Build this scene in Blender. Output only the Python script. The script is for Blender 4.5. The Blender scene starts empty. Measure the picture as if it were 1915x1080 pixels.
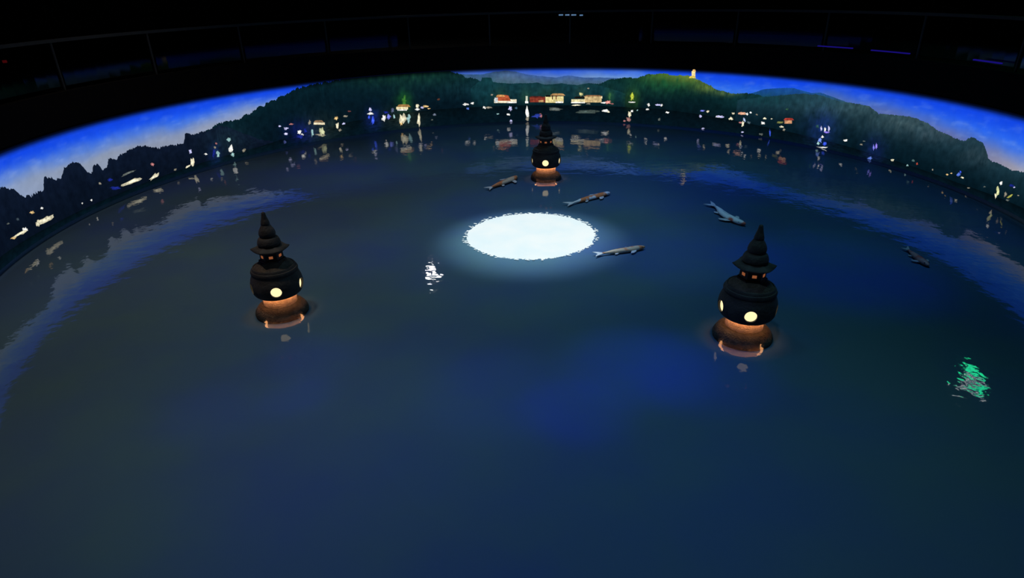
import bpy, bmesh, math, random
import numpy as np
from mathutils import Vector, Matrix, noise

random.seed(7)
sc = bpy.context.scene
COL = sc.collection

# ------------------------------------------------------------------ camera
W, H = 1915, 1080
F = 1191.2
PITCH, ROLL = math.radians(25.495), math.radians(-1.465)
CAMZ = 4.0
fwd = Vector((0, math.cos(PITCH), -math.sin(PITCH)))
r0 = Vector((1, 0, 0)); u0 = r0.cross(fwd)
right = math.cos(ROLL)*r0 + math.sin(ROLL)*u0
up = -math.sin(ROLL)*r0 + math.cos(ROLL)*u0
cam = bpy.data.cameras.new('camera')
cam.sensor_width = 36.0
cam.lens = F/W*36.0
cam.clip_end = 200
camo = bpy.data.objects.new('camera', cam)
COL.objects.link(camo)
camo.matrix_world = Matrix((
    (right.x, up.x, -fwd.x, 0), (right.y, up.y, -fwd.y, 0),
    (right.z, up.z, -fwd.z, CAMZ), (0, 0, 0, 1)))
sc.camera = camo

# ------------------------------------------------------------------ world, exposure
world = bpy.data.worlds.new('hall_ambience')
sc.world = world
world.use_nodes = True
wbg = world.node_tree.nodes['Background']
wbg.inputs[0].default_value = (0.01, 0.02, 0.025, 1)
wbg.inputs[1].default_value = 1.0
sc.view_settings.view_transform = 'Standard'
sc.view_settings.look = 'None'
sc.view_settings.gamma = 1.0
sc.view_settings.exposure = 0.0
sc.view_settings.use_curve_mapping = False
try:
    sc.cycles.use_denoising = True
    sc.cycles.max_bounces = 5
    sc.cycles.diffuse_bounces = 2
    sc.cycles.glossy_bounces = 3
    sc.cycles.transparent_max_bounces = 8
    sc.cycles.use_adaptive_sampling = True
    sc.cycles.adaptive_threshold = 0.02
    sc.cycles.sample_clamp_indirect = 4
except Exception:
    pass

# hall geometry: round pool, projection screen round it, gallery above
CX, CY, RS, HS = 0.313, 12.016, 9.0, 1.664
def spot(name, loc, target, power, size, blend, color, radius=0.15):
    l = bpy.data.lights.new(name, 'SPOT')
    l.energy = power; l.spot_size = math.radians(size); l.spot_blend = blend
    l.color = color; l.shadow_soft_size = radius
    o = bpy.data.objects.new(name, l); COL.objects.link(o)
    o.location = loc
    o.rotation_euler = (Vector(target)-Vector(loc)).to_track_quat('-Z', 'Y').to_euler()
    return o
MX, MY, MR = 0.356, 10.59, 1.133
LH = 9.7
def on_floor(x, y, z=-0.10):
    d = right*((x-W/2)/F) + up*(-(y-H/2)/F) + fwd
    t = (z-CAMZ)/d.z
    return (d.x*t, d.y*t, z)
spot('moon_halo_fill', (MX, MY, LH), (MX, MY, 0), 5600, 22, 1.0, (0.78, 0.92, 1.0))  # added unseen light that makes the halo round the moon disc
spot('moon_wash_fill', (MX, MY, LH), (MX+0.3, MY+0.4, 0), 800, 46, 1.0, (0.62, 0.88, 1.0))  # added broad fill, brightens bed and koi around the moon
for wx, wy, wp, wc in ((0.3, 4.0, 680, (0.46, 0.78, 1.0)), (-5.0, 7.2, 950, (1.0, 0.78, 0.58)), (4.8, 7.4, 300, (0.26, 0.95, 1.0)),
                       (-5.2, 13.4, 800, (1.0, 0.80, 0.70)), (5.0, 13.6, 620, (0.20, 0.60, 1.0)), (0.3, 17.0, 780, (0.45, 0.72, 1.0)), (-0.8, 9.0, 300, (0.3, 0.75, 1.0))):
    spot('pool_fill', (wx, wy, LH), (wx, wy, 0), wp, 74, 1.0, wc)  # added unseen fill lights, tinted by area to tone the bed
BLUE_L = (0.0, 0.03, 1.0)
for bx, by, bp_, bs in ((1190, 680, 1900, 13), (1075, 765, 1300, 9), (1300, 690, 900, 13), (930, 730, 700, 13), (560, 742, 700, 6), (400, 770, 420, 9), (590, 670, 500, 9),
                        (1290, 470, 1000, 22), (1560, 500, 1000, 24), (1250, 350, 900, 30), (600, 330, 700, 26), (640, 470, 400, 18), (900, 960, 500, 40)):
    p_ = on_floor(bx, by)
    spot('blue_patch_fill', (p_[0], p_[1], LH), p_, bp_*0.65, bs, 1.0, BLUE_L)  # unseen blue light added to make the blue patches in the pool

# ------------------------------------------------------------------ helpers
def lin(c):
    return tuple((v/255/12.92) if v/255 <= 0.04045 else ((v/255+0.055)/1.055)**2.4 for v in c)

def tag(o, label=None, cat=None, group=None, kind=None):
    if label: o['label'] = label
    if cat: o['category'] = cat
    if group: o['group'] = group
    if kind: o['kind'] = kind
    return o

def empty(name, loc=(0, 0, 0), rz=0):
    o = bpy.data.objects.new(name, None); COL.objects.link(o)
    o.location = loc; o.rotation_euler = (0, 0, rz); o.empty_display_size = 0.2
    return o

def mesh_obj(name, verts, faces, mat=None, parent=None, smooth=False, cols=None):
    me = bpy.data.meshes.new(name)
    me.from_pydata([tuple(v) for v in verts], [], faces)
    if cols is not None:
        a = me.color_attributes.new('Col', 'FLOAT_COLOR', 'POINT')
        buf = np.ones((len(verts), 4), np.float32); buf[:, :3] = np.asarray(cols, np.float32)
        a.data.foreach_set('color', buf.ravel())
    if smooth:
        me.polygons.foreach_set('use_smooth', [True]*len(me.polygons))
    me.update()
    o = bpy.data.objects.new(name, me); COL.objects.link(o)
    if mat: me.materials.append(mat)
    if parent: o.parent = parent
    return o

def bm_obj(name, bm, mat=None, parent=None, smooth=False):
    me = bpy.data.meshes.new(name); bm.to_mesh(me); bm.free()
    if smooth:
        me.polygons.foreach_set('use_smooth', [True]*len(me.polygons))
    o = bpy.data.objects.new(name, me); COL.objects.link(o)
    if mat: me.materials.append(mat)
    if parent: o.parent = parent
    return o

def lathe(prof, n=48, rot=0.0, close=True):
    """profile list of (r, z) from bottom to top, turned about Z"""
    v, f = [], []
    for r, z in prof:
        for k in range(n):
            a = rot+2*math.pi*k/n
            v.append((max(r, 1e-4)*math.cos(a), max(r, 1e-4)*math.sin(a), z))
    for i in range(len(prof)-1):
        for k in range(n):
            f.append((i*n+k, i*n+(k+1) % n, (i+1)*n+(k+1) % n, (i+1)*n+k))
    if close:
        f.append(tuple(reversed(range(n))))
        f.append(tuple(range((len(prof)-1)*n, len(prof)*n)))
    return v, f

def smooth_prof(pts, sub=4):
    """Catmull-Rom through profile points"""
    out = []
    P = [pts[0]]+list(pts)+[pts[-1]]
    for i in range(1, len(P)-2):
        for s in range(sub):
            t = s/sub
            q = []
            for d in (0, 1):
                a, b, c, e = P[i-1][d], P[i][d], P[i+1][d], P[i+2][d]
                q.append(0.5*((2*b)+(-a+c)*t+(2*a-5*b+4*c-e)*t*t+(-a+3*b-3*c+e)*t**3))
            out.append(tuple(q))
    out.append(pts[-1])
    return out

def new_mat(name):
    m = bpy.data.materials.new(name); m.use_nodes = True
    nt = m.node_tree
    return m, nt, nt.nodes['Principled BSDF'], nt.nodes['Material Output']

def noise_ramp(nt, c1, c2, scale, detail=4, lo=0.35, hi=0.65, coord='Object'):
    tc = nt.nodes.new('ShaderNodeTexCoord'); no = nt.nodes.new('ShaderNodeTexNoise')
    no.inputs['Scale'].default_value = scale; no.inputs['Detail'].default_value = detail
    nt.links.new(tc.outputs[coord], no.inputs['Vector'])
    ra = nt.nodes.new('ShaderNodeValToRGB')
    ra.color_ramp.elements[0].position = lo; ra.color_ramp.elements[0].color = (*c1, 1)
    ra.color_ramp.elements[1].position = hi; ra.color_ramp.elements[1].color = (*c2, 1)
    nt.links.new(no.outputs['Fac'], ra.inputs['Fac'])
    return ra, no, tc

def stone(name, c1, c2, rough=0.85, bump=0.5, scale=9):
    m, nt, b, _ = new_mat(name)
    ra, no, tc = noise_ramp(nt, c1, c2, scale, 8)
    nt.links.new(ra.outputs[0], b.inputs['Base Color'])
    b.inputs['Roughness'].default_value = rough
    n2 = nt.nodes.new('ShaderNodeTexNoise'); n2.inputs['Scale'].default_value = scale*4; n2.inputs['Detail'].default_value = 6
    nt.links.new(tc.outputs['Object'], n2.inputs['Vector'])
    bp = nt.nodes.new('ShaderNodeBump'); bp.inputs['Strength'].default_value = bump; bp.inputs['Distance'].default_value = 0.02
    nt.links.new(n2.outputs['Fac'], bp.inputs['Height']); nt.links.new(bp.outputs[0], b.inputs['Normal'])
    return m

def plain(name, c, rough=0.6, metal=0.0):
    m, nt, b, _ = new_mat(name)
    ra, no, tc = noise_ramp(nt, tuple(x*0.85 for x in c), c, 6)
    nt.links.new(ra.outputs[0], b.inputs['Base Color'])
    b.inputs['Roughness'].default_value = rough; b.inputs['Metallic'].default_value = metal
    return m

def glow(name, c, strength=1.0):
    m = bpy.data.materials.new(name); m.use_nodes = True
    nt = m.node_tree; nt.nodes.clear()
    out = nt.nodes.new('ShaderNodeOutputMaterial'); e = nt.nodes.new('ShaderNodeEmission')
    e.inputs[0].default_value = (*c, 1); e.inputs[1].default_value = strength
    nt.links.new(e.outputs[0], out.inputs[0])
    return m

def picture_mat(name, amount=0.25, scale=3.0):
    """projected picture: colours of the picture with a little projector grain"""
    m = bpy.data.materials.new(name); m.use_nodes = True
    nt = m.node_tree; nt.nodes.clear()
    out = nt.nodes.new('ShaderNodeOutputMaterial'); e = nt.nodes.new('ShaderNodeEmission')
    at = nt.nodes.new('ShaderNodeAttribute'); at.attribute_name = 'Col'
    tc = nt.nodes.new('ShaderNodeTexCoord'); no = nt.nodes.new('ShaderNodeTexNoise')
    no.inputs['Scale'].default_value = scale; no.inputs['Detail'].default_value = 6
    nt.links.new(tc.outputs['Object'], no.inputs['Vector'])
    mr = nt.nodes.new('ShaderNodeMapRange')
    mr.inputs['From Min'].default_value = 0.3; mr.inputs['From Max'].default_value = 0.7
    mr.inputs['To Min'].default_value = 1-amount; mr.inputs['To Max'].default_value = 1+amount
    nt.links.new(no.outputs['Fac'], mr.inputs['Value'])
    nt.links.new(at.outputs['Color'], e.inputs[0]); nt.links.new(mr.outputs[0], e.inputs[1])
    nt.links.new(e.outputs[0], out.inputs[0])
    return m

# place on the screen / on the water where a line of sight meets it
def ray_dir(x, y):
    return right*((x-W/2)/F) + up*(-(y-H/2)/F) + fwd
def on_screen(x, y, R=RS):
    """(angle, height) on the cylindrical screen"""
    d = ray_dir(x, y)
    a = d.x*d.x+d.y*d.y; b = -2*(d.x*CX+d.y*CY); c = CX*CX+CY*CY-R*R
    disc = max(b*b-4*a*c, 0)
    t = (-b+math.sqrt(disc))/(2*a)
    px, py = d.x*t-CX, d.y*t-CY
    return math.atan2(px, py), CAMZ+d.z*t
def on_plane(x, y, z=0.0):
    d = ray_dir(x, y); t = (z-CAMZ)/d.z
    return Vector((d.x*t, d.y*t, z))
def cyl(th, z, R=RS):
    return (CX+R*math.sin(th), CY+R*math.cos(th), z)

# ------------------------------------------------------------------ setting
BED = -0.10
# pool bed
m_bed, nt, b, _ = new_mat('pool_bed')
ra, no, tc = noise_ramp(nt, (0.066, 0.135, 0.185), (0.052, 0.105, 0.225), 0.55, 5, 0.36, 0.66)
nt.links.new(ra.outputs[0], b.inputs['Base Color'])
b.inputs['Roughness'].default_value = 0.9; b.inputs['Specular IOR Level'].default_value = 0.1
RW = 13.5
v, f = lathe([(0.001, BED), (3, BED), (6, BED), (RW, BED)], 96, close=False)
fl = mesh_obj('floor', [(p[0]+CX, p[1]+CY, p[2]) for p in v], f, m_bed)
tag(fl, 'dark teal and blue bed of the round pool', 'floor', kind='structure')

# round outer wall
m_wall = plain('black_paint', (0.0035, 0.0035, 0.004), 0.9)
m_wall.node_tree.nodes['Principled BSDF'].inputs['Specular IOR Level'].default_value = 0.1
WT = 10.0
v, f = lathe([(RW, BED), (RW, WT), (RW+0.2, WT), (RW+0.2, BED)], 128, close=False)
f = [tuple(reversed(q)) for q in f]
wl = mesh_obj('wall_round', [(p[0]+CX, p[1]+CY, p[2]) for p in v], f, m_wall)
tag(wl, 'black round outer wall of the dark hall', 'wall', kind='structure')

v, f = lathe([(0.001, WT), (6, WT), (RW+0.2, WT)], 96, close=False)
ce = mesh_obj('ceiling', [(p[0]+CX, p[1]+CY, p[2]) for p in v], f, m_wall)
tag(ce, 'black ceiling of the dark hall', 'ceiling', kind='structure')

# water surface
m_water = bpy.data.materials.new('water'); m_water.use_nodes = True
nt = m_water.node_tree; nt.nodes.clear()
out = nt.nodes.new('ShaderNodeOutputMaterial'); mix = nt.nodes.new('ShaderNodeMixShader')
tr = nt.nodes.new('ShaderNodeBsdfTransparent'); gl = nt.nodes.new('ShaderNodeBsdfGlossy')
gl.inputs['Roughness'].default_value = 0.035
fr = nt.nodes.new('ShaderNodeFresnel'); fr.inputs['IOR'].default_value = 1.33
tc = nt.nodes.new('ShaderNodeTexCoord')
n1 = nt.nodes.new('ShaderNodeTexNoise'); n1.inputs['Scale'].default_value = 2.2; n1.inputs['Detail'].default_value = 3
n2 = nt.nodes.new('ShaderNodeTexNoise'); n2.inputs['Scale'].default_value = 9.0; n2.inputs['Detail'].default_value = 2
nt.links.new(tc.outputs['Object'], n1.inputs['Vector']); nt.links.new(tc.outputs['Object'], n2.inputs['Vector'])
bp1 = nt.nodes.new('ShaderNodeBump'); bp1.inputs['Strength'].default_value = 1.0; bp1.inputs['Distance'].default_value = 0.0075
bp2 = nt.nodes.new('ShaderNodeBump'); bp2.inputs['Strength'].default_value = 1.0; bp2.inputs['Distance'].default_value = 0.0012
nt.links.new(n1.outputs['Fac'], bp1.inputs['Height']); nt.links.new(n2.outputs['Fac'], bp2.inputs['Height'])
nt.links.new(bp1.outputs[0], bp2.inputs['Normal'])
nt.links.new(bp2.outputs[0], gl.inputs['Normal'])
nt.links.new(fr.outputs[0], mix.inputs[0]); nt.links.new(tr.outputs[0], mix.inputs[1]); nt.links.new(gl.outputs[0], mix.inputs[2])
nt.links.new(mix.outputs[0], out.inputs[0])
v, f = lathe([(0.001, 0), (3, 0), (6, 0), (RW-0.01, 0)], 96, close=False)
f = [tuple(reversed(q)) for q in f]
water = mesh_obj('pool_water', [(p[0]+CX, p[1]+CY, p[2]) for p in v], f, m_water)
tag(water, 'still dark blue water of the round pool', 'water', kind='stuff')

# ------------------------------------------------------------------ projection screen with its panorama picture
TH0, TH1 = math.radians(-128), math.radians(128)
m_sky = picture_mat('screen_sky', 0.06, 5.0)
m_pic = picture_mat('screen_picture', 0.22, 6.0)

def interp(x, pts):
    return float(np.interp(x, [p[0] for p in pts], [p[1] for p in pts]))
def interp3(x, pts):
    xs = [p[0] for p in pts]
    return tuple(float(np.interp(x, xs, [p[1][k] for p in pts])) for k in range(3))
def mixc(a, b, t):
    return tuple(a[k]*(1-t)+b[k]*t for k in range(3))
def sstep(a, b, x):
    t = min(1, max(0, (x-a)/(b-a))); return t*t*(3-2*t)

# the picture is laid out along the screen's angle
def th_of(x, y=None):
    if y is None: y = interp(x, [(0, 380), (480, 230), (960, 175), (1500, 210), (1915, 315)])
    return on_screen(x, y)[0]

sky_pale_h = [(0, 0.64), (200, 0.58), (340, 0.55), (480, 0.66), (850, 0.80), (1000, 0.77), (1180, 0.80), (1330, 0.60), (1420, 0.58), (1540, 0.74), (1640, 0.68), (1750, 0.58), (1850, 0.50), (1915, 0.47)]
sky_pale_c = [(0, (138, 156, 190)), (150, (142, 154, 176)), (300, (140, 150, 172)), (450, (150, 160, 185)), (850, (110, 140, 190)), (960, (105, 125, 160)), (1180, (125, 165, 215)), (1330, (60, 125, 225)), (1420, (45, 100, 205)), (1540, (75, 105, 175)), (1700, (92, 105, 165)), (1820, (110, 116, 160)), (1915, (165, 160, 168))]
pale_h = sorted((th_of(x), h) for x, h in sky_pale_h)
pale_c = sorted(((th_of(x), c) for x, c in sky_pale_c), key=lambda p: p[0])
NU, NV = 720, 44
verts, cols, faces = [], [], []
for i in range(NU+1):
    th = TH0+(TH1-TH0)*i/NU
    hp = interp(th, pale_h); cp = interp3(th, pale_c)
    for j in range(NV+1):
        fz = j/NV
        verts.append(cyl(th, HS*fz))
        n = noise.fractal((th*9.0, fz*5.0, 1.3), 1.0, 2.0, 5)
        n2 = noise.fractal((th*22.0, fz*14.0, 7.1), 1.0, 2.0, 4)
        t = sstep(hp-0.06, hp+0.27, fz + 0.045*n)
        blue = mixc((44, 106, 240), (18, 70, 228), sstep(0.66, 0.93, fz))
        c = mixc(cp, blue, t)
        w = 0.30*max(0.0, n2-0.10)*sstep(0.98, 0.8, fz)
        c = mixc(c, (175, 190, 225), min(0.45, w))
        fade = sstep(1.0, 0.91, fz)
        c = tuple(k*(0.02+0.98*fade) for k in c)
        cols.append(lin(c))
for i in range(NU):
    for j in range(NV):
        a = i*(NV+1)+j
        faces.append((a, a+1, a+NV+2, a+NV+1))
screen = mesh_obj('projection_screen', verts, faces, m_sky, smooth=True, cols=cols)
tag(screen, 'tall curved projection screen with a dusk lake panorama of blue sky and hills', 'screen')

# wooded hills of the picture, one part each
GLOWS = [  # x, y, sx, sy, colour, weight : lit patches of the picture
    (1250, 141, 34, 9, (96, 128, 44), 0.9), (1285, 146, 34, 7, (170, 170, 60), 0.9), (1322, 162, 22, 6, (130, 142, 60), 0.8),
    (1362, 174, 18, 4, (110, 130, 70), 0.7), (1245, 156, 50, 14, (24, 78, 44), 0.75), (1182, 183, 9, 12, (60, 100, 30), 0.7),
    (755, 190, 10, 14, (24, 84, 36), 0.8), (760, 138, 90, 16, (22, 66, 48), 0.6), (983, 176, 8, 10, (50, 92, 60), 0.6),
    (936, 175, 10, 9, (50, 74, 40), 0.6), (1025, 172, 16, 8, (50, 74, 36), 0.6), (1141, 179, 6, 10, (40, 88, 50), 0.6),
    (1087, 172, 9, 9, (60, 84, 60), 0.6), (1000, 166, 130, 12, (22, 62, 72), 0.55), (910, 172, 12, 20, (20, 66, 74), 0.5),
    (1600, 196, 70, 13, (62, 86, 92), 0.75), (1700, 226, 55, 16, (66, 88, 94), 0.7), (1530, 190, 60, 12, (36, 74, 88), 0.6),
    (1765, 250, 40, 13, (62, 80, 90), 0.6), (1835, 290, 30, 14, (60, 76, 84), 0.45), (1420, 185, 40, 10, (18, 60, 66), 0.6),
    (1538, 240, 20, 22, (26, 50, 120), 0.6), (1636, 280, 14, 18, (24, 40, 110), 0.5), (567, 246, 22, 14, (14, 24, 120), 0.6),
    (697, 222, 10, 14, (20, 40, 130), 0.6), (402, 287, 8, 14, (22, 46, 120), 0.5), (425, 262, 30, 22, (30, 56, 66), 0.4),
    (602, 240, 24, 18, (46, 60, 50), 0.5), (755, 222, 26, 14, (58, 66, 52), 0.4),
]
def hill(name, sil, layer, base_low, base_top, label=None, bump=1.6, step=2.0, floor_px=None, freq=0.16, seed=0, ends=None, power=1.5):
    """sil: picture silhouette points; the hill is a part of the screen picture"""
    tz = sorted(on_screen(x, y) for x, y in sil)
    if ends and ends[0]: tz = [(TH0, ends[0]*HS), (tz[0][0]-0.25, 0.9*ends[0]*HS)] + tz
    if ends and ends[1]: tz = tz + [(tz[-1][0]+0.25, 0.9*ends[1]*HS), (TH1, ends[1]*HS)]
    ts = [p[0] for p in tz]; zs = [p[1] for p in tz]
    R = RS-0.006*layer
    n = max(8, int((ts[-1]-ts[0])/0.0022)); rows = 14
    verts, cols, faces = [], [], []
    for i in range(n+1):
        th = ts[0]+(ts[-1]-ts[0])*i/n
        z = float(np.interp(th, ts, zs))
        dz = 0.016*bump*(0.9*(0.5-abs(noise.noise((th*130, seed, 0)))*2) + 0.7*(0.4-abs(noise.noise((th*260, seed, 5)))*2) + 0.9*noise.noise((th*60, seed, 9)))
        zt = min(HS*0.985, max(0.02, z+dz))
        for j in range(rows+1):
            fz = j/rows; zz = zt*fz
            p = cyl(th, zz, R); verts.append(p)
            d = Vector(p)-Vector((0, 0, CAMZ))
            k = d.dot(fwd); px, py = W/2+F*d.dot(right)/k, H/2-F*d.dot(up)/k
            c = mixc(base_low, base_top, fz**power)
            nn = noise.fractal((th*60, zz*25, seed+3.0), 1.0, 2.0, 4)
            for gx, gy, sx, sy, gc, w in GLOWS:
                q = ((px-gx)/sx)**2+((py-gy)/sy)**2
                if q < 9:
                    c = mixc(c, gc, min(1, w*math.exp(-0.5*q)*(1+0.7*nn)) if w*math.exp(-0.5*q)*(1+0.7*nn) > 0 else 0)
            if zt > HS*0.9:
                e = sstep(HS, HS*0.90, zz); c = tuple(x*(0.05+0.95*e) for x in c)
            cc = lin(c); cols.append(tuple(x*(1+0.2*nn) for x in cc))
    for i in range(n):
        for j in range(rows):
            a = i*(rows+1)+j
            faces.append((a, a+1, a+rows+2, a+rows+1))
    o = mesh_obj(name, verts, faces, m_pic, screen, cols=cols)
    if label: o['label'] = label
    return o

hill('distant_ridge', [(840, 136), (870, 139), (903, 139), (924, 134), (945, 132), (966, 134), (983, 139), (1008, 142), (1039, 145), (1062, 141), (1070, 142), (1091, 145), (1133, 145), (1170, 147)],
     1, (104, 124, 142), (60, 92, 158), 'pale misty ridge between two dark hills', 0.5, seed=1, power=7)
hill('distant_mountain', [(1390, 178), (1407, 174), (1428, 167), (1450, 165), (1482, 164), (1503, 170), (1518, 174), (1535, 173), (1570, 186), (1610, 200)],
     1, (20, 60, 110), (24, 78, 160), 'bluish mountain behind the right-hand hill', 0.5, seed=2)
hill('tower_hill', [(1050, 165), (1100, 157), (1123, 156), (1133, 151), (1146, 148), (1171, 145), (1193, 146), (1201, 142), (1214, 139), (1232, 138), (1248, 137), (1257, 142), (1270, 141), (1289, 142), (1304, 148), (1317, 155), (1330, 160), (1334, 166), (1349, 170), (1364, 173), (1377, 176), (1388, 174), (1407, 175), (1450, 186), (1500, 205)],
     2, (4, 20, 28), (9, 40, 42), 'dark wooded hill lit yellow-green below a tower', 1.6, seed=3)
hill('misty_hill', [(1380, 187), (1420, 182), (1460, 178), (1500, 175), (1536, 178), (1572, 190), (1605, 194), (1626, 199), (1644, 212), (1673, 215), (1702, 218), (1731, 228), (1753, 242), (1782, 256), (1807, 265), (1812, 258), (1820, 255), (1828, 262), (1839, 266), (1846, 280), (1850, 298), (1875, 309), (1893, 318), (1915, 321)],
     3, (3, 22, 32), (26, 54, 66), 'long wooded hill veiled in pale mist', 1.2, seed=4, ends=(None, 0.5))
hill('broad_hill', [(380, 250), (400, 236), (415, 228), (443, 225), (458, 217), (478, 205), (483, 200), (493, 200), (498, 192), (513, 188), (523, 181), (540, 175), (550, 168), (565, 162), (585, 159), (600, 154), (631, 151), (641, 146), (655, 140), (740, 122), (820, 122), (833, 129), (846, 135), (861, 140), (871, 145), (891, 147), (896, 152), (920, 158), (950, 175)],
     3, (4, 19, 30), (7, 31, 40), 'broad dark wooded hill reaching the top of the screen', 2.8, seed=5)
hill('shore_woods', [(880, 165), (896, 152), (900, 151), (901, 145), (919, 145), (921, 153), (937, 155), (956, 156), (995, 155), (1004, 154), (1018, 158), (1041, 157), (1050, 155), (1058, 157), (1081, 159), (1102, 155), (1112, 158), (1130, 162), (1170, 175)],
     4, (4, 22, 30), (14, 50, 58), 'dark belt of shore trees with one square block', 0.7, seed=6)
hill('shore_trees', [(0, 350), (11, 352), (22, 356), (44, 370), (69, 359), (79, 356), (81, 333), (91, 330), (102, 337), (111, 333), (117, 326), (119, 313), (126, 307), (139, 304), (148, 307), (159, 319), (170, 326), (174, 309), (181, 307), (191, 319), (199, 313), (201, 298), (206, 296), (215, 300), (222, 291), (241, 281), (256, 273), (274, 274), (296, 276), (319, 272), (342, 269), (345, 252), (352, 250), (357, 254), (370, 248), (393, 244), (407, 234), (430, 240), (480, 260), (560, 275)],
     4, (7, 16, 30), (13, 23, 42), 'ragged line of tall dark trees on the left shore', 2.6, seed=7, ends=(0.62, None))
hill('lake_band', [(0, 478), (107, 414), (215, 364), (370, 306), (480, 275), (600, 240), (700, 218), (820, 204), (950, 197), (1100, 197), (1230, 203), (1300, 212), (1428, 236), (1560, 266), (1644, 291), (1789, 340), (1915, 388)],
     5, (4, 20, 30), (3, 14, 20), 'thin dark band of lake water along the screen foot', 0.0, seed=8, ends=(0.06, 0.06))

# lights and lit houses of the picture
GM = {}
def pic_glow(c):
    k = tuple(int(v) for v in c)
    if k not in GM:
        m = picture_mat('screen_light_%d_%d_%d' % k, 0.45, 14.0)
        GM[k] = m
    return GM[k]
def patch(name, x, y, w, h, c, shape='blob', slope=0.0, parent=None, layer=7, label=None, seed=None, gain=1.0):
    """a flat lit patch of the picture on the screen"""
    rnd = random.Random(int(x*131+y*17))
    if shape == 'blob':
        pts = [(0, 0)]
        N = 14
        for k in range(N):
            a = 2*math.pi*k/N; r = rnd.uniform(0.5, 1.15)
            pts.append((0.5*w*r*math.cos(a), 0.5*h*r*math.sin(a)))
        faces = [(0, 1+k, 1+(k+1) % N) for k in range(N)]
    elif shape == 'roof':
        pts = [(-w*.55, h*.5), (-w*.38, -h*.4), (-w*.2, -h*.5), (w*.2, -h*.5), (w*.38, -h*.4), (w*.55, h*.5)]
        faces = [(0, 1, 2, 3, 4, 5)]
    else:
        pts = [(-w/2, -h/2), (w/2, -h/2), (w/2, h/2), (-w/2, h/2)]
        faces = [(0, 1, 2, 3)]
    R = RS-0.006*layer
    verts = []
    for dx, dy in pts:
        th, z = on_screen(x+dx, y+dy+slope*dx, R)
        verts.append(cyl(th, max(0.004, z), R))
    cc = tuple(k*gain for k in lin(c))
    if shape == 'blob':
        cols = [tuple(k*1.25 for k in cc)]+[tuple(k*0.55 for k in cc)]*(len(pts)-1)
    else:
        cols = [cc]*len(pts)
    o = mesh_obj(name, verts, faces, pic_glow((1, 1, 1)), parent or screen, cols=cols)
    if label: o['label'] = label
    return o

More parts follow.
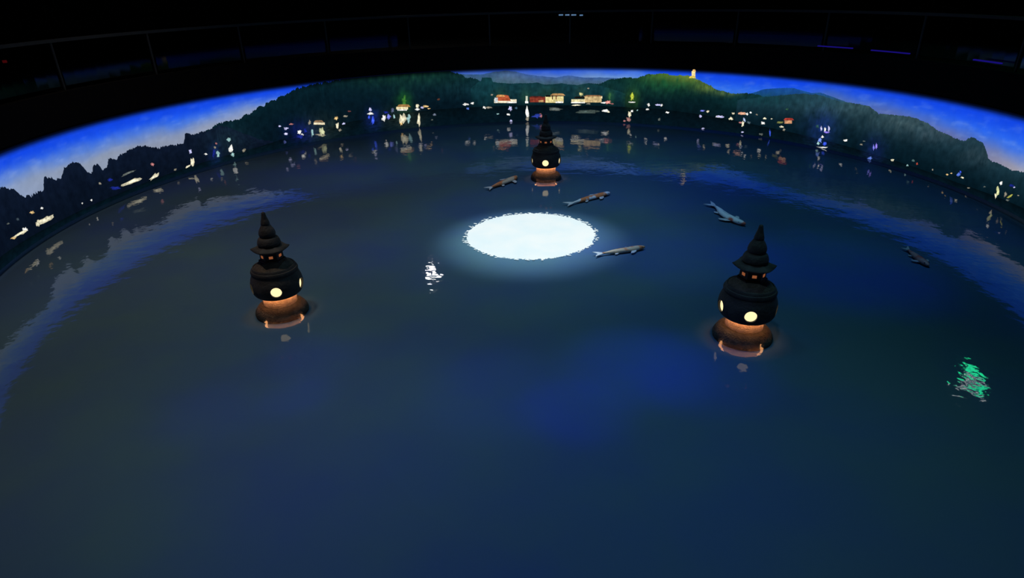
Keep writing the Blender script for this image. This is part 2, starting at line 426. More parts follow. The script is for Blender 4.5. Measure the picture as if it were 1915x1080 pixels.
WARM, CREAM, WHITE, LAV, BLUE, DBLUE = (225, 190, 130), (236, 228, 196), (246, 246, 240), (196, 196, 240), (60, 90, 235), (26, 40, 130)
DIM, DIMW, TEALW, OLIVE, GREEN, RED, PINK = (96, 104, 100), (140, 134, 118), (150, 190, 190), (120, 124, 70), (60, 120, 50), (170, 70, 56), (170, 110, 110)
LIGHTS = [
 (60,397,10,6,WARM),(78,389,6,5,WHITE),(84,411,36,13,CREAM,-.5),(72,417,10,13,CREAM),(40,435,30,9,CREAM,-.5),(26,444,12,7,WARM,-.4),(47,429,11,9,WHITE),(15,418,6,4,DIM),(33,410,7,6,(60,74,84)),
 (248,339,42,10,CREAM,-.4),(241,323,40,5,DIM,-.4),(215,351,22,7,DBLUE),(205,336,11,7,DBLUE),(288,330,20,10,CREAM,-.6),(285,307,8,7,PINK),(187,343,6,5,DIMW),
 (154,380,4,4,WHITE),(171,374,5,4,WHITE),(356,283,7,9,LAV),(360,303,10,18,CREAM),(352,311,12,5,CREAM,-.4),(385,288,7,4,WHITE),(408,287,7,15,TEALW),(400,287,6,15,DBLUE),(328,317,7,5,DIMW),
 (428,261,9,10,TEALW),(432,277,11,14,WHITE),(435,289,7,10,TEALW),(456,281,9,8,DIMW),(404,268,5,5,PINK),(402,276,5,5,DIMW),
 (534,240,11,6,LAV),(545,232,11,4,PINK),(535,250,9,5,LAV),(533,265,6,7,(60,70,120)),(523,236,6,4,LAV),(560,247,9,10,WHITE),(565,252,6,6,WHITE),(571,244,8,10,DBLUE),(561,255,18,9,DBLUE),
 (579,229,5,10,DIMW),(584,248,6,18,TEALW),(602,246,15,18,(200,204,160)),(601,252,22,6,DIMW),(629,221,9,8,WARM),(631,234,9,13,CREAM),(646,217,10,4,DIMW),(643,231,8,5,LAV),(636,243,7,6,DIMW),(653,208,8,4,(100,60,60)),
 (692,205,8,8,LAV),(693,212,14,5,WHITE),(697,225,6,17,BLUE),(690,219,4,8,BLUE),(718,221,9,13,WHITE),(727,218,9,12,(120,130,225)),(722,210,14,5,DBLUE),(737,218,5,11,TEALW),(734,206,8,10,(90,100,130)),
 (756,188,9,20,GREEN),(753,223,14,22,CREAM),(750,228,8,14,WARM),(764,223,9,18,TEALW),(783,224,7,27,CREAM),(813,214,8,5,(110,120,140)),(808,224,5,3,DIM),(820,186,7,5,(80,50,40)),
 (780,198,8,10,CREAM),(781,204,10,5,WHITE),(796,199,13,5,WARM),(802,203,8,3,WARM),(790,201,8,4,LAV),
 (871,195,12,6,WHITE),(883,193,7,5,WHITE),(875,203,8,4,(80,110,190)),(906,201,7,6,WHITE),(914,201,16,4,DIMW),(920,177,5,5,DIMW),
 (954,203,8,10,LAV),(951,214,8,5,WHITE),(931,213,5,3,TEALW),(956,226,6,5,LAV),(965,202,6,5,(60,90,110)),(986,211,7,26,WHITE),(986,222,9,8,DIMW),(1003,217,20,9,(40,60,150)),(1011,216,7,9,PINK),
 (1037,204,30,6,DIM),(1098,209,52,8,(70,84,80)),(1078,196.5,20,3,CREAM),(1100,194,10,3,DIMW),(1133,207,15,6,WHITE),(1138,209,6,4,CREAM),
 (1137,191,12,8,(230,150,140)),(1129,192,11,4,WHITE),(1145,194,6,4,PINK),(1140,179,7,15,(60,110,70)),(1087,176,8,9,(220,214,150)),(1100,165,6,4,DIMW),(1125,182,4,6,CREAM),
 (1182,181,8,16,(190,205,70)),(1182,191,13,4,WHITE),(1182,207,6,5,WHITE),(1177,213,8,15,CREAM),(1175,223,10,9,(150,110,105)),(1192,206,4,3,TEALW),(1168,226,6,4,PINK),
 (1213,196,7,6,WHITE),(1211,204,7,5,WHITE),(1231,196,13,4,LAV),(1237,196.5,5,5,WHITE),(1248,210,7,4,WHITE),(1233,223,5,8,DIM),
 (1314,207,10,4,(120,130,230)),(1324,208.5,6,5,CREAM),(1310,217,6,6,LAV),(1346,218,17,6,LAV),(1342,218,8,5,WHITE),(1367,221.5,9,6,CREAM),(1314,240,7,3,LAV),
 (1371,212,7,5,CREAM),(1388,212,18,7,(225,170,140)),(1397,213,7,6,WHITE),(1404,210.5,5,5,WHITE),(1415,214,5,4,DIMW),(1392,224,6,9,(190,210,250)),(1389,231,7,13,CREAM),(1385,229,8,4,PINK),(1400,229,8,6,(70,90,100)),
 (1430,221,7,6,CREAM),(1427,230,8,7,WHITE),(1443,222,4,3,CREAM),(1460,229,15,5,OLIVE),(1462,237,10,5,CREAM),(1466,242,6,6,DIMW),(1472,204,7,5,(50,90,70)),(1440,248,4,16,(60,90,220)),(1388,247,6,3,LAV),(1423,251,8,5,DIM),
 (1536,240,4,10,LAV),(1543,243,4,12,WHITE),(1550,240,4,13,LAV),(1546,247,12,5,(150,130,250)),(1533,262,10,12,(120,150,235)),(1538,256,6,6,WHITE),(1542,268,9,8,BLUE),(1530,268,7,6,TEALW),(1537,275.5,22,3,WHITE),(1529,236,6,8,(50,90,90)),
 (1581,262.5,9,5,WHITE),(1611,270,6,4,DIMW),(1616,264,6,3,DIM),(1634,275,4,13,(130,130,240)),(1639,273,4,14,(150,130,240)),(1626,296,10,8,(100,130,220)),(1669,299,8,5,CREAM),(1708,300,9,5,(80,110,110)),(1715,306,4,5,RED),(1697,309,5,5,TEALW),
 (1744,317,4,4,DIMW),(1771,326,6,4,WARM),(1779,324,4,3,WARM),(1792,326,9,8,(80,110,200)),(1796,321,4,5,BLUE),(1800,332,8,4,CREAM,.3),(1811,351,6,3,DIMW),(1841,349,5,3,DIM),
 (1872,342,6,8,WHITE),(1866,357,7,22,(214,218,160),-.5),(1862,366,5,12,CREAM),(1880,364,6,12,DIMW),(1888,367,12,6,(190,190,90),-.4),(1892,347,12,6,DBLUE),(1897,350,5,3,LAV),(1904,365,5,3,DIMW),(1884,374,8,4,DIM),
]
for L in LIGHTS:
    patch('shore_light', L[0], L[1], L[2], L[3], L[4], 'blob', L[5] if len(L) > 5 else 0.0, gain=1.15)

# lit houses on the far shore: part of the picture, with walls and roofs
def house(name, label, pieces):
    """first piece is the house itself, further pieces are its sub-parts"""
    x, y, w, h, c, shp = pieces[0][1:]
    root = patch(name, x, y, w, h, c, shp, layer=7, label=label)
    for i, (nm, x, y, w, h, c, shp) in enumerate(pieces[1:]):
        patch(nm, x, y, w, h, c, shp, parent=root, layer=8+i*0.5)
house('lakeside_house', 'white house with a red-brown tiled roof on the far shore', [('wall', 945, 189, 42, 7, (238, 226, 196), 'rect'), ('roof', 941, 183, 26, 11, (176, 84, 52), 'roof'), ('roof', 936, 179, 16, 4, (210, 150, 90), 'roof'), ('side_wall', 928, 187, 6, 9, (206, 214, 216), 'rect'), ('terrace', 957, 191.5, 18, 2.5, WHITE, 'rect')])
house('garden_lamp', 'pale lamp-lit post beside the long red wall', [('post', 985, 186, 4, 13, (206, 214, 190), 'rect'), ('post_foot', 985, 191, 6, 4, WHITE, 'rect')])
house('red_house', 'long red-brown house wall on the far shore', [('wall', 1005, 186, 29, 10, (132, 54, 40), 'rect'), ('roof', 1003, 181, 26, 2.5, (90, 36, 30), 'roof'), ('lit_wall', 1012, 189, 9, 4, (190, 150, 100), 'rect')])
house('cream_house', 'cream floodlit house with a dark flat roof', [('wall', 1037, 186, 34, 12, (226, 210, 146), 'rect'), ('roof', 1043, 176.5, 26, 4, (196, 150, 96), 'roof'), ('roof', 1025, 179.5, 9, 3, (16, 14, 14), 'rect'), ('pillar', 1033, 182, 2, 8, (70, 44, 30), 'rect'), ('pillar', 1040, 182, 2, 8, (110, 60, 36), 'rect'), ('terrace', 1046, 191, 14, 3, WHITE, 'rect')])
house('long_house', 'long tan floodlit house with a lower left wing', [('wall', 1109, 185.5, 32, 12, (202, 176, 126), 'rect'), ('wing', 1081, 189, 25, 7, (236, 222, 170), 'rect'), ('wing_roof', 1084, 182, 20, 3.5, (24, 22, 20), 'roof'), ('roof', 1109, 179, 33, 2.5, (150, 110, 74), 'roof'), ('terrace', 1081, 191.8, 26, 2.2, WHITE, 'rect')])
house('shore_pavilion', 'small floodlit pavilion below the broad hill', [('wall', 752, 202, 22, 5, (240, 226, 180), 'rect'), ('roof', 755, 197.5, 24, 5, (160, 120, 70), 'roof'), ('terrace', 752, 205.5, 18, 2.5, WHITE, 'rect')])
house('shore_hut', 'small cream hut at the foot of the broad hill', [('wall', 597, 231, 21, 4, (236, 222, 186), 'rect'), ('roof', 596, 226.5, 17, 3.5, (150, 120, 90), 'roof')])
house('lamplit_house', 'small red and cream house on the right shore', [('wall', 1474, 228, 14, 6, (206, 150, 110), 'rect'), ('roof', 1475, 222.5, 18, 4, (170, 60, 50), 'roof')])
house('hilltop_tower', 'slim cream floodlit tower on the hilltop', [('shaft', 1297, 138, 7, 10, (250, 226, 160), 'rect'), ('tower_top', 1298, 131.8, 6, 4, (250, 200, 120), 'roof'), ('tower_foot', 1295, 144, 12, 4, (240, 214, 90), 'roof')])

# ------------------------------------------------------------------ gallery above the screen
m_black = plain('black_fascia', (0.003, 0.003, 0.0035), 0.85)
m_black.node_tree.nodes['Principled BSDF'].inputs['Specular IOR Level'].default_value = 0.1
GT = 2.32
def arc_solid(name, r0_, r1_, z0, z1, a0, a1, n, mat, parent=None):
    v, f = [], []
    for i in range(n+1):
        th = a0+(a1-a0)*i/n
        for r, z in ((r0_, z0), (r1_, z0), (r1_, z1), (r0_, z1)):
            v.append(cyl(th, z, r))
    for i in range(n):
        a = i*4
        for k in range(4):
            f.append((a+k, a+(k+1) % 4, a+4+(k+1) % 4, a+4+k))
    f.append((3, 2, 1, 0)); e = n*4; f.append((e, e+1, e+2, e+3))
    return mesh_obj(name, v, f, mat, parent)
slab = arc_solid('gallery_floor', RS+0.02, RW-0.01, HS+0.02, GT, TH0, TH1, 120, m_black)
tag(slab, 'black gallery slab above the curved screen', 'floor', kind='structure')
m_rail = plain('dark_steel', (0.035, 0.042, 0.045), 0.6, 0.2)
m_glass = bpy.data.materials.new('balustrade_glass'); m_glass.use_nodes = True
nt = m_glass.node_tree; nt.nodes.clear()
out = nt.nodes.new('ShaderNodeOutputMaterial'); mix = nt.nodes.new('ShaderNodeMixShader')
tr = nt.nodes.new('ShaderNodeBsdfTransparent'); tr.inputs[0].default_value = (0.85, 0.93, 0.93, 1)
gl = nt.nodes.new('ShaderNodeBsdfGlossy'); gl.inputs['Roughness'].default_value = 0.05
fr = nt.nodes.new('ShaderNodeFresnel'); fr.inputs['IOR'].default_value = 1.17
nt.links.new(fr.outputs[0], mix.inputs[0]); nt.links.new(tr.outputs[0], mix.inputs[1]); nt.links.new(gl.outputs[0], mix.inputs[2])
nt.links.new(mix.outputs[0], out.inputs[0])
bal = empty('balustrade', cyl(0, GT, RS+0.15))
tag(bal, 'faint glass balustrade with thin posts on the dark gallery', 'balustrade')
def to_local(o, p):
    o.parent = p; o.matrix_parent_inverse = p.matrix_basis.inverted(); return o
ps = [th_of(913, 60), th_of(1065, 60), th_of(1213, 60)]
dth = 0.5*(ps[2]-ps[0]); RB = RS+0.15
k0 = math.ceil((TH0+0.05-ps[1])/dth); k1 = math.floor((TH1-0.05-ps[1])/dth)
HR = 3.22
for k in range(k0, k1+1):
    th = ps[1]+k*dth
    vv, ff = lathe([(0.024, GT), (0.024, HR)], 8)
    o = mesh_obj('post', [Vector(p)+Vector((*cyl(th, 0, RB)[:2], 0)) for p in vv], ff, m_rail); to_local(o, bal)
    if k < k1:
        o = arc_solid('glass_panel', RB-0.006, RB+0.006, GT+0.08, HR-0.06, th+0.008, th+dth-0.008, 8, m_glass); to_local(o, bal)
o = arc_solid('handrail', RB-0.03, RB+0.03, HR-0.02, HR+0.04, ps[1]+k0*dth, ps[1]+k1*dth, 120, m_rail); to_local(o, bal)

# strips and lamps of the gallery
def strip_light(name, x0, y0, x1, y1, c, s, label, R):
    t0, z0 = on_screen(x0, y0, R); t1, z1 = on_screen(x1, y1, R)
    o = arc_solid(name, R-0.03, R+0.01, (z0+z1)/2-0.012, (z0+z1)/2+0.012, t0, t1, 12, glow(name+'_glow', c, s))
    return tag(o, label, 'light strip')
RG = RS+0.01
for i, (x0, y0, x1, y1, s, lb) in enumerate([
    (1530, 85, 1595, 91, 1.0, 'short violet-blue light strip above the misty hill, leftmost of three'),
    (1630, 94, 1702, 100, 1.0, 'violet-blue light strip on the black gallery edge, middle of three'),
    (1822, 111, 1874, 119, 1.0, 'violet-blue light strip near the right picture edge, rightmost of three')]):
    o = strip_light('light_strip', x0, y0, x1, y1, (0.008, 0.004, 0.16), s, lb, RG)
    tag(o, group='violet light strips on the gallery edge')
RL = RW-0.03
m_lamp = glow('far_lamp_glow', (0.25, 0.42, 0.75), 0.55)
for x, y, w, lb in ((1049, 28, 8, 'leftmost'), (1062, 28, 10, 'second from left'), (1073, 28, 9, 'second from right'), (1087, 28.5, 6, 'rightmost')):
    t0, z0 = on_screen(x-w/2, y, RL); t1, _ = on_screen(x+w/2, y, RL)
    o = arc_solid('wall_lamp', RL-0.02, RL+0.03, z0-0.02, z0+0.02, t0, t1, 2, m_lamp)
    tag(o, 'tiny bluish-white lamp high on the far wall, %s of four' % lb, 'lamp', 'row of far wall lamps')
t0, z0 = on_screen(1199, 72, RL)
o = arc_solid('pilot_lamp', RL-0.02, RL+0.03, z0-0.02, z0+0.02, t0-0.002, t0+0.002, 2, glow('pilot_glow', (0.3, 0.22, 0.1), 0.5))
tag(o, 'single tiny amber pilot lamp on the far dark wall', 'lamp')
t0, z0 = on_screen(9, 115, RL)
o = arc_solid('red_pilot_lamp', RL-0.02, RL+0.03, z0-0.03, z0+0.03, t0-0.003, t0+0.003, 2, glow('red_pilot_glow', (0.12, 0.004, 0.006), 0.5))
tag(o, 'tiny red pilot lamp on the dark wall at the far left', 'lamp')

# a wall floodlight and an exit sign high on the wall: the pool mirrors them
def mirror_hit(x, y, R=RW-0.04):
    p = on_plane(x, y, 0); d = ray_dir(x, y); d = Vector((d.x, d.y, -d.z))
    ox, oy = p.x-CX, p.y-CY
    a = d.x**2+d.y**2; bq = 2*(ox*d.x+oy*d.y); c = ox*ox+oy*oy-R*R
    t = (-bq+math.sqrt(bq*bq-4*a*c))/(2*a)
    q = p+d*t
    return math.atan2(q.x-CX, q.y-CY), q.z
th, z = mirror_hit(808, 505)
fl_ = empty('wall_floodlight', cyl(th, z, RW)); tag(fl_, 'white wall floodlight mirrored in the pool left of the moon', 'lamp')
o = arc_solid('housing', RW-0.14, RW-0.005, z-0.22, z+0.22, th-0.024, th+0.024, 4, m_rail); to_local(o, fl_)
o = arc_solid('lamp_face', RW-0.16, RW-0.14, z-0.13, z+0.13, th-0.015, th+0.015, 4, glow('flood_glow', (1, 0.97, 0.94), 45)); to_local(o, fl_)
th, z = mirror_hit(1826, 704)
ex = empty('exit_sign', cyl(th, min(z, WT-0.4), RW)); z = min(z, WT-0.4)
tag(ex, 'green lit exit sign box mirrored in the pool at far right', 'sign')
o = arc_solid('housing', RW-0.12, RW-0.005, z-0.26, z+0.26, th-0.045, th+0.045, 4, m_rail); to_local(o, ex)
o = arc_solid('sign_face', RW-0.14, RW-0.12, z-0.15, z+0.15, th-0.034, th+0.034, 4, glow('exit_glow', (0.02, 1.0, 0.42), 10)); to_local(o, ex)
for k in (-1, 0, 1):
    o = arc_solid('lamp', RW-0.14, RW-0.005, z+0.36, z+0.42, th+k*0.022-0.007, th+k*0.022+0.007, 2, glow('sign_lamp_glow', (0.9, 0.95, 1), 6)); to_local(o, ex)

# ------------------------------------------------------------------ moon disc in the pool
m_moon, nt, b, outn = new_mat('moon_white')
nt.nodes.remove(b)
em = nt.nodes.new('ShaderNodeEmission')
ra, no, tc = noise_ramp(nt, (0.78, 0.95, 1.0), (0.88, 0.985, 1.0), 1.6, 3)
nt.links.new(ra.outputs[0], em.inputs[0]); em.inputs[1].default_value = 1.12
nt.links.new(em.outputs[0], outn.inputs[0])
rnd = random.Random(3)
moon = empty('moon_disc', (MX*(CAMZ-BED)/CAMZ, MY*(CAMZ-BED)/CAMZ, BED)); tag(moon, 'bright white glowing moon disc with a ragged edge on the dark water', 'moon')
N = 420
MR *= (CAMZ-BED)/CAMZ
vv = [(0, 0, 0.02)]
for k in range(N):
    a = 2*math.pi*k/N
    r = MR*(0.985+0.022*rnd.uniform(-1, 1)+0.010*math.sin(9*a+1)*rnd.random())  # jagged rim shapes the ripple-broken edge of the light into the mesh
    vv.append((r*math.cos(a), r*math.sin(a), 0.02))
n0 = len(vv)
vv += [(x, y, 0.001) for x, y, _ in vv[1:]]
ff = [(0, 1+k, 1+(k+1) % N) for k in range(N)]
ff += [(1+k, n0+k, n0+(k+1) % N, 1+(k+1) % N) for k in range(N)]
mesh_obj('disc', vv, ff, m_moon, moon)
for k in range(150):  # glowing flakes modelled as glints of rippled light round the rim
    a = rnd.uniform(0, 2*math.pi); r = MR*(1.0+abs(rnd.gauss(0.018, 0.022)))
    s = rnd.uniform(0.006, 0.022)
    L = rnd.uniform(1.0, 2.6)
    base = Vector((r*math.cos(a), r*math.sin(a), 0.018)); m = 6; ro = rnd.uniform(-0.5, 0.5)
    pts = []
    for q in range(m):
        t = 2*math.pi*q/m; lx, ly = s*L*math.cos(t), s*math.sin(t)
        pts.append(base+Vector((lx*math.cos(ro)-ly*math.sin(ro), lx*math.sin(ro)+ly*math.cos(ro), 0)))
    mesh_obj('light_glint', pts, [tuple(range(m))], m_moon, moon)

# ------------------------------------------------------------------ stone pagodas
m_stone = stone('dark_stone', (0.016, 0.015, 0.016), (0.040, 0.036, 0.036), 0.75, 0.5, 7)
m_base = stone('rough_stone', (0.034, 0.027, 0.023), (0.080, 0.063, 0.050), 0.9, 0.9, 10)
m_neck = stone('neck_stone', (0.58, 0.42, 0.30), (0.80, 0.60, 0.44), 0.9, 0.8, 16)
m_pane = glow('lamp_pane', (1.0, 0.80, 0.42), 1.25)
m_small = glow('small_lamp_pane', (0.55, 0.17, 0.065), 0.45)
m_led = glow('warm_light_ring', (1.0, 0.44, 0.17), 11)

def make_pagoda():
    root = empty('stone_pagoda')
    # base with its foot on the pool bed
    p = smooth_prof([(0.350, 0.0), (0.357, 0.035), (0.343, 0.08), (0.315, 0.122), (0.280, 0.152), (0.245, 0.165), (0.215, 0.166)], 4)
    v, f = lathe(p, 56)
    v = [(x*(1+0.012*noise.noise((x*9, y*9, z*14))), y*(1+0.012*noise.noise((x*9, y*9, z*14))), z) for x, y, z in v]
    mesh_obj('base', v, f, m_base, root, True)
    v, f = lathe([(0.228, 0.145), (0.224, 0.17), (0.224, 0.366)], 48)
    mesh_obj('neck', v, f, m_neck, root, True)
    # light ring tucked under the round body
    v, f = [], []
    for i in range(48):
        a = 2*math.pi*i/48
        for j in range(6):
            t = 2*math.pi*j/6; r = 0.249+0.018*math.cos(t)
            v.append((r*math.cos(a), r*math.sin(a), 0.350+0.006*math.sin(t)))
    for i in range(48):
        for j in range(6):
            f.append((i*6+j, ((i+1) % 48)*6+j, ((i+1) % 48)*6+(j+1) % 6, i*6+(j+1) % 6))
    mesh_obj('light_ring', v, f, m_led, root, True)
    # round hollow-lit body with five round windows
    p = [(0.222, 0.362), (0.270, 0.360), (0.273, 0.318), (0.279, 0.312)] + smooth_prof([(0.284, 0.312), (0.310, 0.336), (0.335, 0.385), (0.345, 0.45), (0.336, 0.525), (0.312, 0.595), (0.300, 0.63)], 5)
    p += [(0.306, 0.636), (0.310, 0.66), (0.300, 0.685), (0.288, 0.69), (0.286, 0.70), (0.276, 0.72), (0.262, 0.722), (0.255, 0.70)]
    v, f = lathe(p, 80)
    body = mesh_obj('body', v, f, m_stone, root, True)
    bm = bmesh.new()
    for k in range(5):
        a = math.radians(72*k)-math.pi/2
        M = Matrix.Rotation(a, 4, 'Z') @ Matrix.Translation((0.40, 0, 0.45)) @ Matrix.Rotation(math.pi/2, 4, 'Y')
        bmesh.ops.create_cone(bm, cap_ends=True, segments=28, radius1=0.072, radius2=0.072, depth=0.20, matrix=M)
    cut = bm_obj('cutter', bm)
    md = body.modifiers.new('cut', 'BOOLEAN'); md.object = cut; md.operation = 'DIFFERENCE'; md.solver = 'EXACT'
    bpy.context.view_layer.update()
    dg = bpy.context.evaluated_depsgraph_get()
    me = bpy.data.meshes.new_from_object(body.evaluated_get(dg))
    body.modifiers.clear(); old = body.data; body.data = me; bpy.data.meshes.remove(old)
    cm = cut.data; bpy.data.objects.remove(cut); bpy.data.meshes.remove(cm)
    me.materials.clear(); me.materials.append(m_stone)
    try: me.set_sharp_from_angle(angle=math.radians(38))
    except Exception: pass
    for k in range(5):
        a = math.radians(72*k)-math.pi/2
        M = Matrix.Rotation(a, 4, 'Z') @ Matrix.Translation((0.3045, 0, 0.45)) @ Matrix.Rotation(math.pi/2, 4, 'Y')
        bm = bmesh.new(); bmesh.ops.create_cone(bm, cap_ends=True, segments=28, radius1=0.0715, radius2=0.0715, depth=0.008, matrix=M)
        bm_obj('window_pane', bm, m_pane, body)
    # sloping stone lid
    p = smooth_prof([(0.258, 0.70), (0.262, 0.712), (0.235, 0.735), (0.20, 0.765), (0.165, 0.80)], 4)
    v, f = lathe(p, 56); mesh_obj('lid', v, f, m_base, root, True)
    # six-sided lantern chamber with lit openings
    rot = math.radians(0)
    v, f = lathe([(0.175, 0.79), (0.175, 0.815), (0.152, 0.82), (0.148, 0.925), (0.165, 0.935)], 6, rot)
    ch = mesh_obj('lantern_chamber', v, f, m_stone, root)
    for k in range(6):
        a = math.radians(30+60*k)
        M = Matrix.Rotation(a, 4, 'Z') @ Matrix.Translation((0.130, 0, 0.872))
        bm = bmesh.new(); bmesh.ops.create_cube(bm, size=1, matrix=M @ Matrix.Diagonal((0.010, 0.050, 0.034, 1)))
        bm_obj('lit_opening', bm, m_small, ch)
    # broad six-cornered roof with thin eaves
    rf = []
    prof = [(0.150, 0.930), (0.225, 0.944), (0.250, 0.958), (0.250, 0.968), (0.215, 0.985), (0.165, 1.000), (0.13, 1.012)]
    n = 48
    v, f = [], []
    for r, z in prof:
        for k in range(n):
            a = 2*math.pi*k/n
            s = ((a+math.pi/6) % (math.pi/3))-math.pi/6       # 0 at a corner
            s2 = math.pi/6-abs(s)
            hexr = math.cos(math.pi/6)/math.cos(s2) 
            q = 0.25+0.75*min(1, r/0.262)
            rr = r*(1-q+q*hexr)
            lift = 0.016*max(0, 1-abs(s)/0.4)**2*(r/0.262)**2
            v.append((rr*math.cos(a), rr*math.sin(a), z+lift))
    for i in range(len(prof)-1):
        for k in range(n):
            f.append((i*n+k, i*n+(k+1) % n, (i+1)*n+(k+1) % n, (i+1)*n+k))
    f.append(tuple(reversed(range(n)))); f.append(tuple(range((len(prof)-1)*n, len(prof)*n)))
    mesh_obj('roof', v, f, m_stone, root, True)
    # finial: two swelling tiers and a spire
    p = smooth_prof([(0.118, 1.00), (0.142, 1.018), (0.150, 1.045), (0.141, 1.085), (0.122, 1.118), (0.095, 1.132)], 5)
    v, f = lathe(p, 40); mesh_obj('finial_tier', v, f, m_stone, root, True)
    p = smooth_prof([(0.078, 1.125), (0.100, 1.142), (0.108, 1.175), (0.097, 1.222), (0.070, 1.27), (0.056, 1.292)], 5)
    v, f = lathe(p, 40); mesh_obj('finial_tier', v, f, m_stone, root, True)
    p = smooth_prof([(0.048, 1.285), (0.058, 1.305), (0.050, 1.345), (0.034, 1.40), (0.026, 1.44), (0.020, 1.462), (0.002, 1.47)], 4)
    v, f = lathe(p, 32); mesh_obj('spire', v, f, m_stone, root, True)
    return root

def copy_tree(o, parent=None):
    c = o.copy(); COL.objects.link(c)
    if parent: c.parent = parent
    for ch in list(o.children): copy_tree(ch, c)
    return c

proto = make_pagoda()
SP = [ # base centre in the picture, scale, facing of front window, lean, label
    ((529, 583), 0.985, -6, (0, 0), 'dark stone pagoda with lit round windows, left of the glowing moon disc'),
    ((1387, 629), 1.0, 10, (0, 1.2), 'dark stone pagoda with lit round windows, nearest and right of the moon disc'),
    ((1021, 334), 0.975, -2, (0, 0), 'farthest stone pagoda with lit round windows, behind the moon disc'),
]
for i, (bp, s, fa, lean, lb) in enumerate(SP):
    o = proto if i == 0 else copy_tree(proto)
    p = on_plane(*bp, BED); s *= (CAMZ-BED)/CAMZ
    az = math.atan2(p.x, p.y)             # direction from the viewer
    o.location = p; o.scale = (s, s, s)
    o.rotation_euler = (math.radians(lean[0]), math.radians(lean[1]), -az+math.radians(fa))
    tag(o, lb, 'pagoda', 'stone pagodas in the pool')

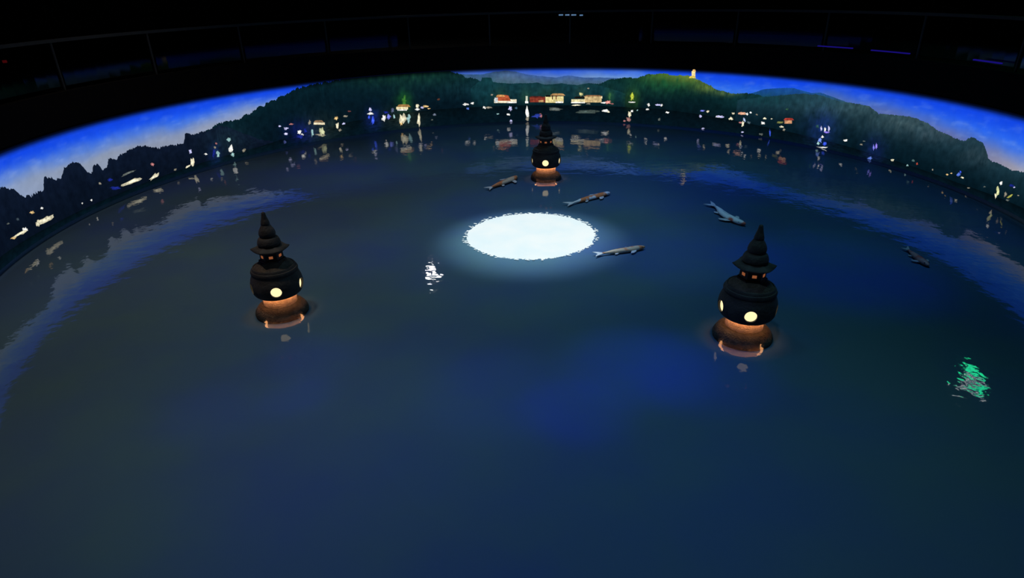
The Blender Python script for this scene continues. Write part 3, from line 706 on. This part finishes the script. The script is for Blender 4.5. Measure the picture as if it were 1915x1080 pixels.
# ------------------------------------------------------------------ koi
def koi_mat(name, c1, c2, scale, off, lo=0.46, hi=0.52):
    m, nt, b, _ = new_mat(name)
    ra, no, tc = noise_ramp(nt, c1, c2, scale, 2, lo, hi)
    mp = nt.nodes.new('ShaderNodeMapping'); mp.inputs['Location'].default_value = off
    nt.links.new(tc.outputs['Object'], mp.inputs['Vector']); nt.links.new(mp.outputs[0], no.inputs['Vector'])
    nt.links.new(ra.outputs[0], b.inputs['Base Color']); b.inputs['Roughness'].default_value = 0.4
    return m
m_fin = plain('koi_fin', (0.75, 0.75, 0.80), 0.5)
def make_koi(tail_px, head_px, bend, mat, label, fat=1.0, finmat=None, z=-0.052):
    A, B = on_plane(*tail_px, z), on_plane(*head_px, z)
    L = (B-A).length; d = (B-A).normalized()
    root = empty('koi', A+(B-A)*0.5, math.atan2(d.y, d.x))
    tag(root, label, 'fish', 'koi swimming in the pool')
    # spine along +x, head at +L/2
    def spine(t):
        x = (t-0.5)*L
        y = bend*L*math.sin(math.pi*t)*0.5 + (bend*0.9*L*max(0, 0.35-t)**2*6)
        return x, -y
    def frame(t):
        x0, y0 = spine(t-0.01); x1, y1 = spine(t+0.01)
        a = math.atan2(y1-y0, x1-x0); x, y = spine(t)
        return Vector((x, y, 0)), Vector((math.cos(a), math.sin(a), 0)), Vector((-math.sin(a), math.cos(a), 0))
    wprof = [(0.16, 0.018), (0.24, 0.028), (0.36, 0.05), (0.5, 0.072), (0.64, 0.084), (0.76, 0.084), (0.86, 0.072), (0.93, 0.054), (0.98, 0.032), (1.0, 0.012)]
    n = 14; v = []; f = []
    for t, w in wprof:
        c, tx, ty = frame(t)
        for k in range(n):
            a = 2*math.pi*k/n
            v.append(c+ty*(w*L*fat*math.cos(a))+Vector((0, 0, min(w*L*fat*0.9, 0.042)*math.sin(a))))
    for i in range(len(wprof)-1):
        for k in range(n):
            f.append((i*n+k, i*n+(k+1) % n, (i+1)*n+(k+1) % n, (i+1)*n+k))
    f.append(tuple(reversed(range(n)))); f.append(tuple(range((len(wprof)-1)*n, len(wprof)*n)))
    body = mesh_obj('body', v, f, mat, root, True)
    fm = finmat or m_fin
    def fin(name, pts, th=0.004):
        """pts outline in (spine t, side offset in L, height); extruded a little"""
        top = []; bot = []
        for t, s_, zz in pts:
            c, tx, ty = frame(max(0.0, min(1, t)))
            c = c+tx*((t-max(0.0, min(1, t)))*L)
            q = c+ty*(s_*L)+Vector((0, 0, zz))
            top.append(q+Vector((0, 0, th))); bot.append(q-Vector((0, 0, th)))
        m = len(pts); vs = top+bot
        fs = [tuple(range(m)), tuple(reversed(range(m, 2*m)))]+[(k, m+k, m+(k+1) % m, (k+1) % m) for k in range(m)]
        return mesh_obj(name, vs, fs, fm, root)
    fin('tail_fin', [(0.19, 0.012, 0), (0.10, 0.045, 0.012), (0.0, 0.075, 0.02), (0.04, 0.03, 0.01), (0.075, 0.0, 0.0), (0.03, -0.03, -0.006), (-0.01, -0.07, -0.01), (0.10, -0.04, -0.006), (0.19, -0.012, 0)])
    for s in (-1, 1):
        fin('pectoral_fin', [(0.80, s*0.07*fat, -0.01), (0.76, s*0.15*fat, -0.012), (0.69, s*0.20*fat, -0.014), (0.645, s*0.185*fat, -0.014), (0.68, s*0.12*fat, -0.012), (0.71, s*0.07*fat, -0.01)])
        fin('pelvic_fin', [(0.47, s*0.055*fat, -0.02), (0.42, s*0.11*fat, -0.022), (0.37, s*0.105*fat, -0.022), (0.40, s*0.045*fat, -0.02)])
        c, tx, ty = frame(0.92)
        bm = bmesh.new(); bmesh.ops.create_icosphere(bm, subdivisions=1, radius=0.009, matrix=Matrix.Translation(c+ty*(s*0.05*L*fat)+Vector((0, 0, 0.018))))
        bm_obj('eye', bm, m_stone, root, True)
    # dorsal fin, upright
    vs = []
    for t, zz in ((0.72, 0.036), (0.66, 0.050), (0.55, 0.049), (0.45, 0.042), (0.38, 0.026)):
        c, tx, ty = frame(t)
        vs += [c+ty*0.004+Vector((0, 0, 0.02)), c-ty*0.004+Vector((0, 0, 0.02)), c+Vector((0, 0, zz))]
    fs = []
    for i in range(4):
        a = i*3
        for k in range(3): fs.append((a+k, a+(k+1) % 3, a+3+(k+1) % 3, a+3+k))
    mesh_obj('dorsal_fin', vs, fs, fm, root)
    return root
WH, OR, RD = (0.92, 0.92, 0.95), (0.82, 0.26, 0.09), (0.75, 0.16, 0.10)
make_koi((909, 353), (967, 330), 0.03, koi_mat('koi_orange', OR, (0.72, 0.55, 0.42), 5, (0, 0, 0)), 'orange koi swimming in front of the farthest pagoda', 1.0)
make_koi((1060, 383), (1141, 360), -0.05, koi_mat('koi_white_orange', WH, OR, 4, (3, 0, 0)), 'slender white and orange koi just above the moon disc', 0.75)
make_koi((1110, 475), (1206, 461), 0.03, koi_mat('koi_brown', (0.78, 0.26, 0.10), (0.80, 0.58, 0.40), 4, (1, 2, 0)), 'brown-orange koi at the right rim of the moon disc', 0.75)
make_koi((1341, 378), (1394, 419), 0.24, koi_mat('koi_white_red', WH, RD, 2.4, (2, 5, 0)), 'curved white koi with a red head beyond the right pagoda', 0.8)
make_koi((1694, 462), (1737, 496), 0.05, koi_mat('koi_dull_red', (0.60, 0.10, 0.06), (0.60, 0.28, 0.22), 4, (6, 1, 0)), 'dull red koi alone near the right side of the pool', 0.9, plain('koi_dim_fin', (0.55, 0.50, 0.50), 0.5), z=-0.056)

# only the strong lamps are sampled as light sources; the dim picture lights by being hit
for m in bpy.data.materials:
    if m.name.startswith(('screen_', 'far_lamp', 'pilot', 'red_pilot', 'light_strip', 'small_lamp')):
        m.cycles.emission_sampling = 'NONE'
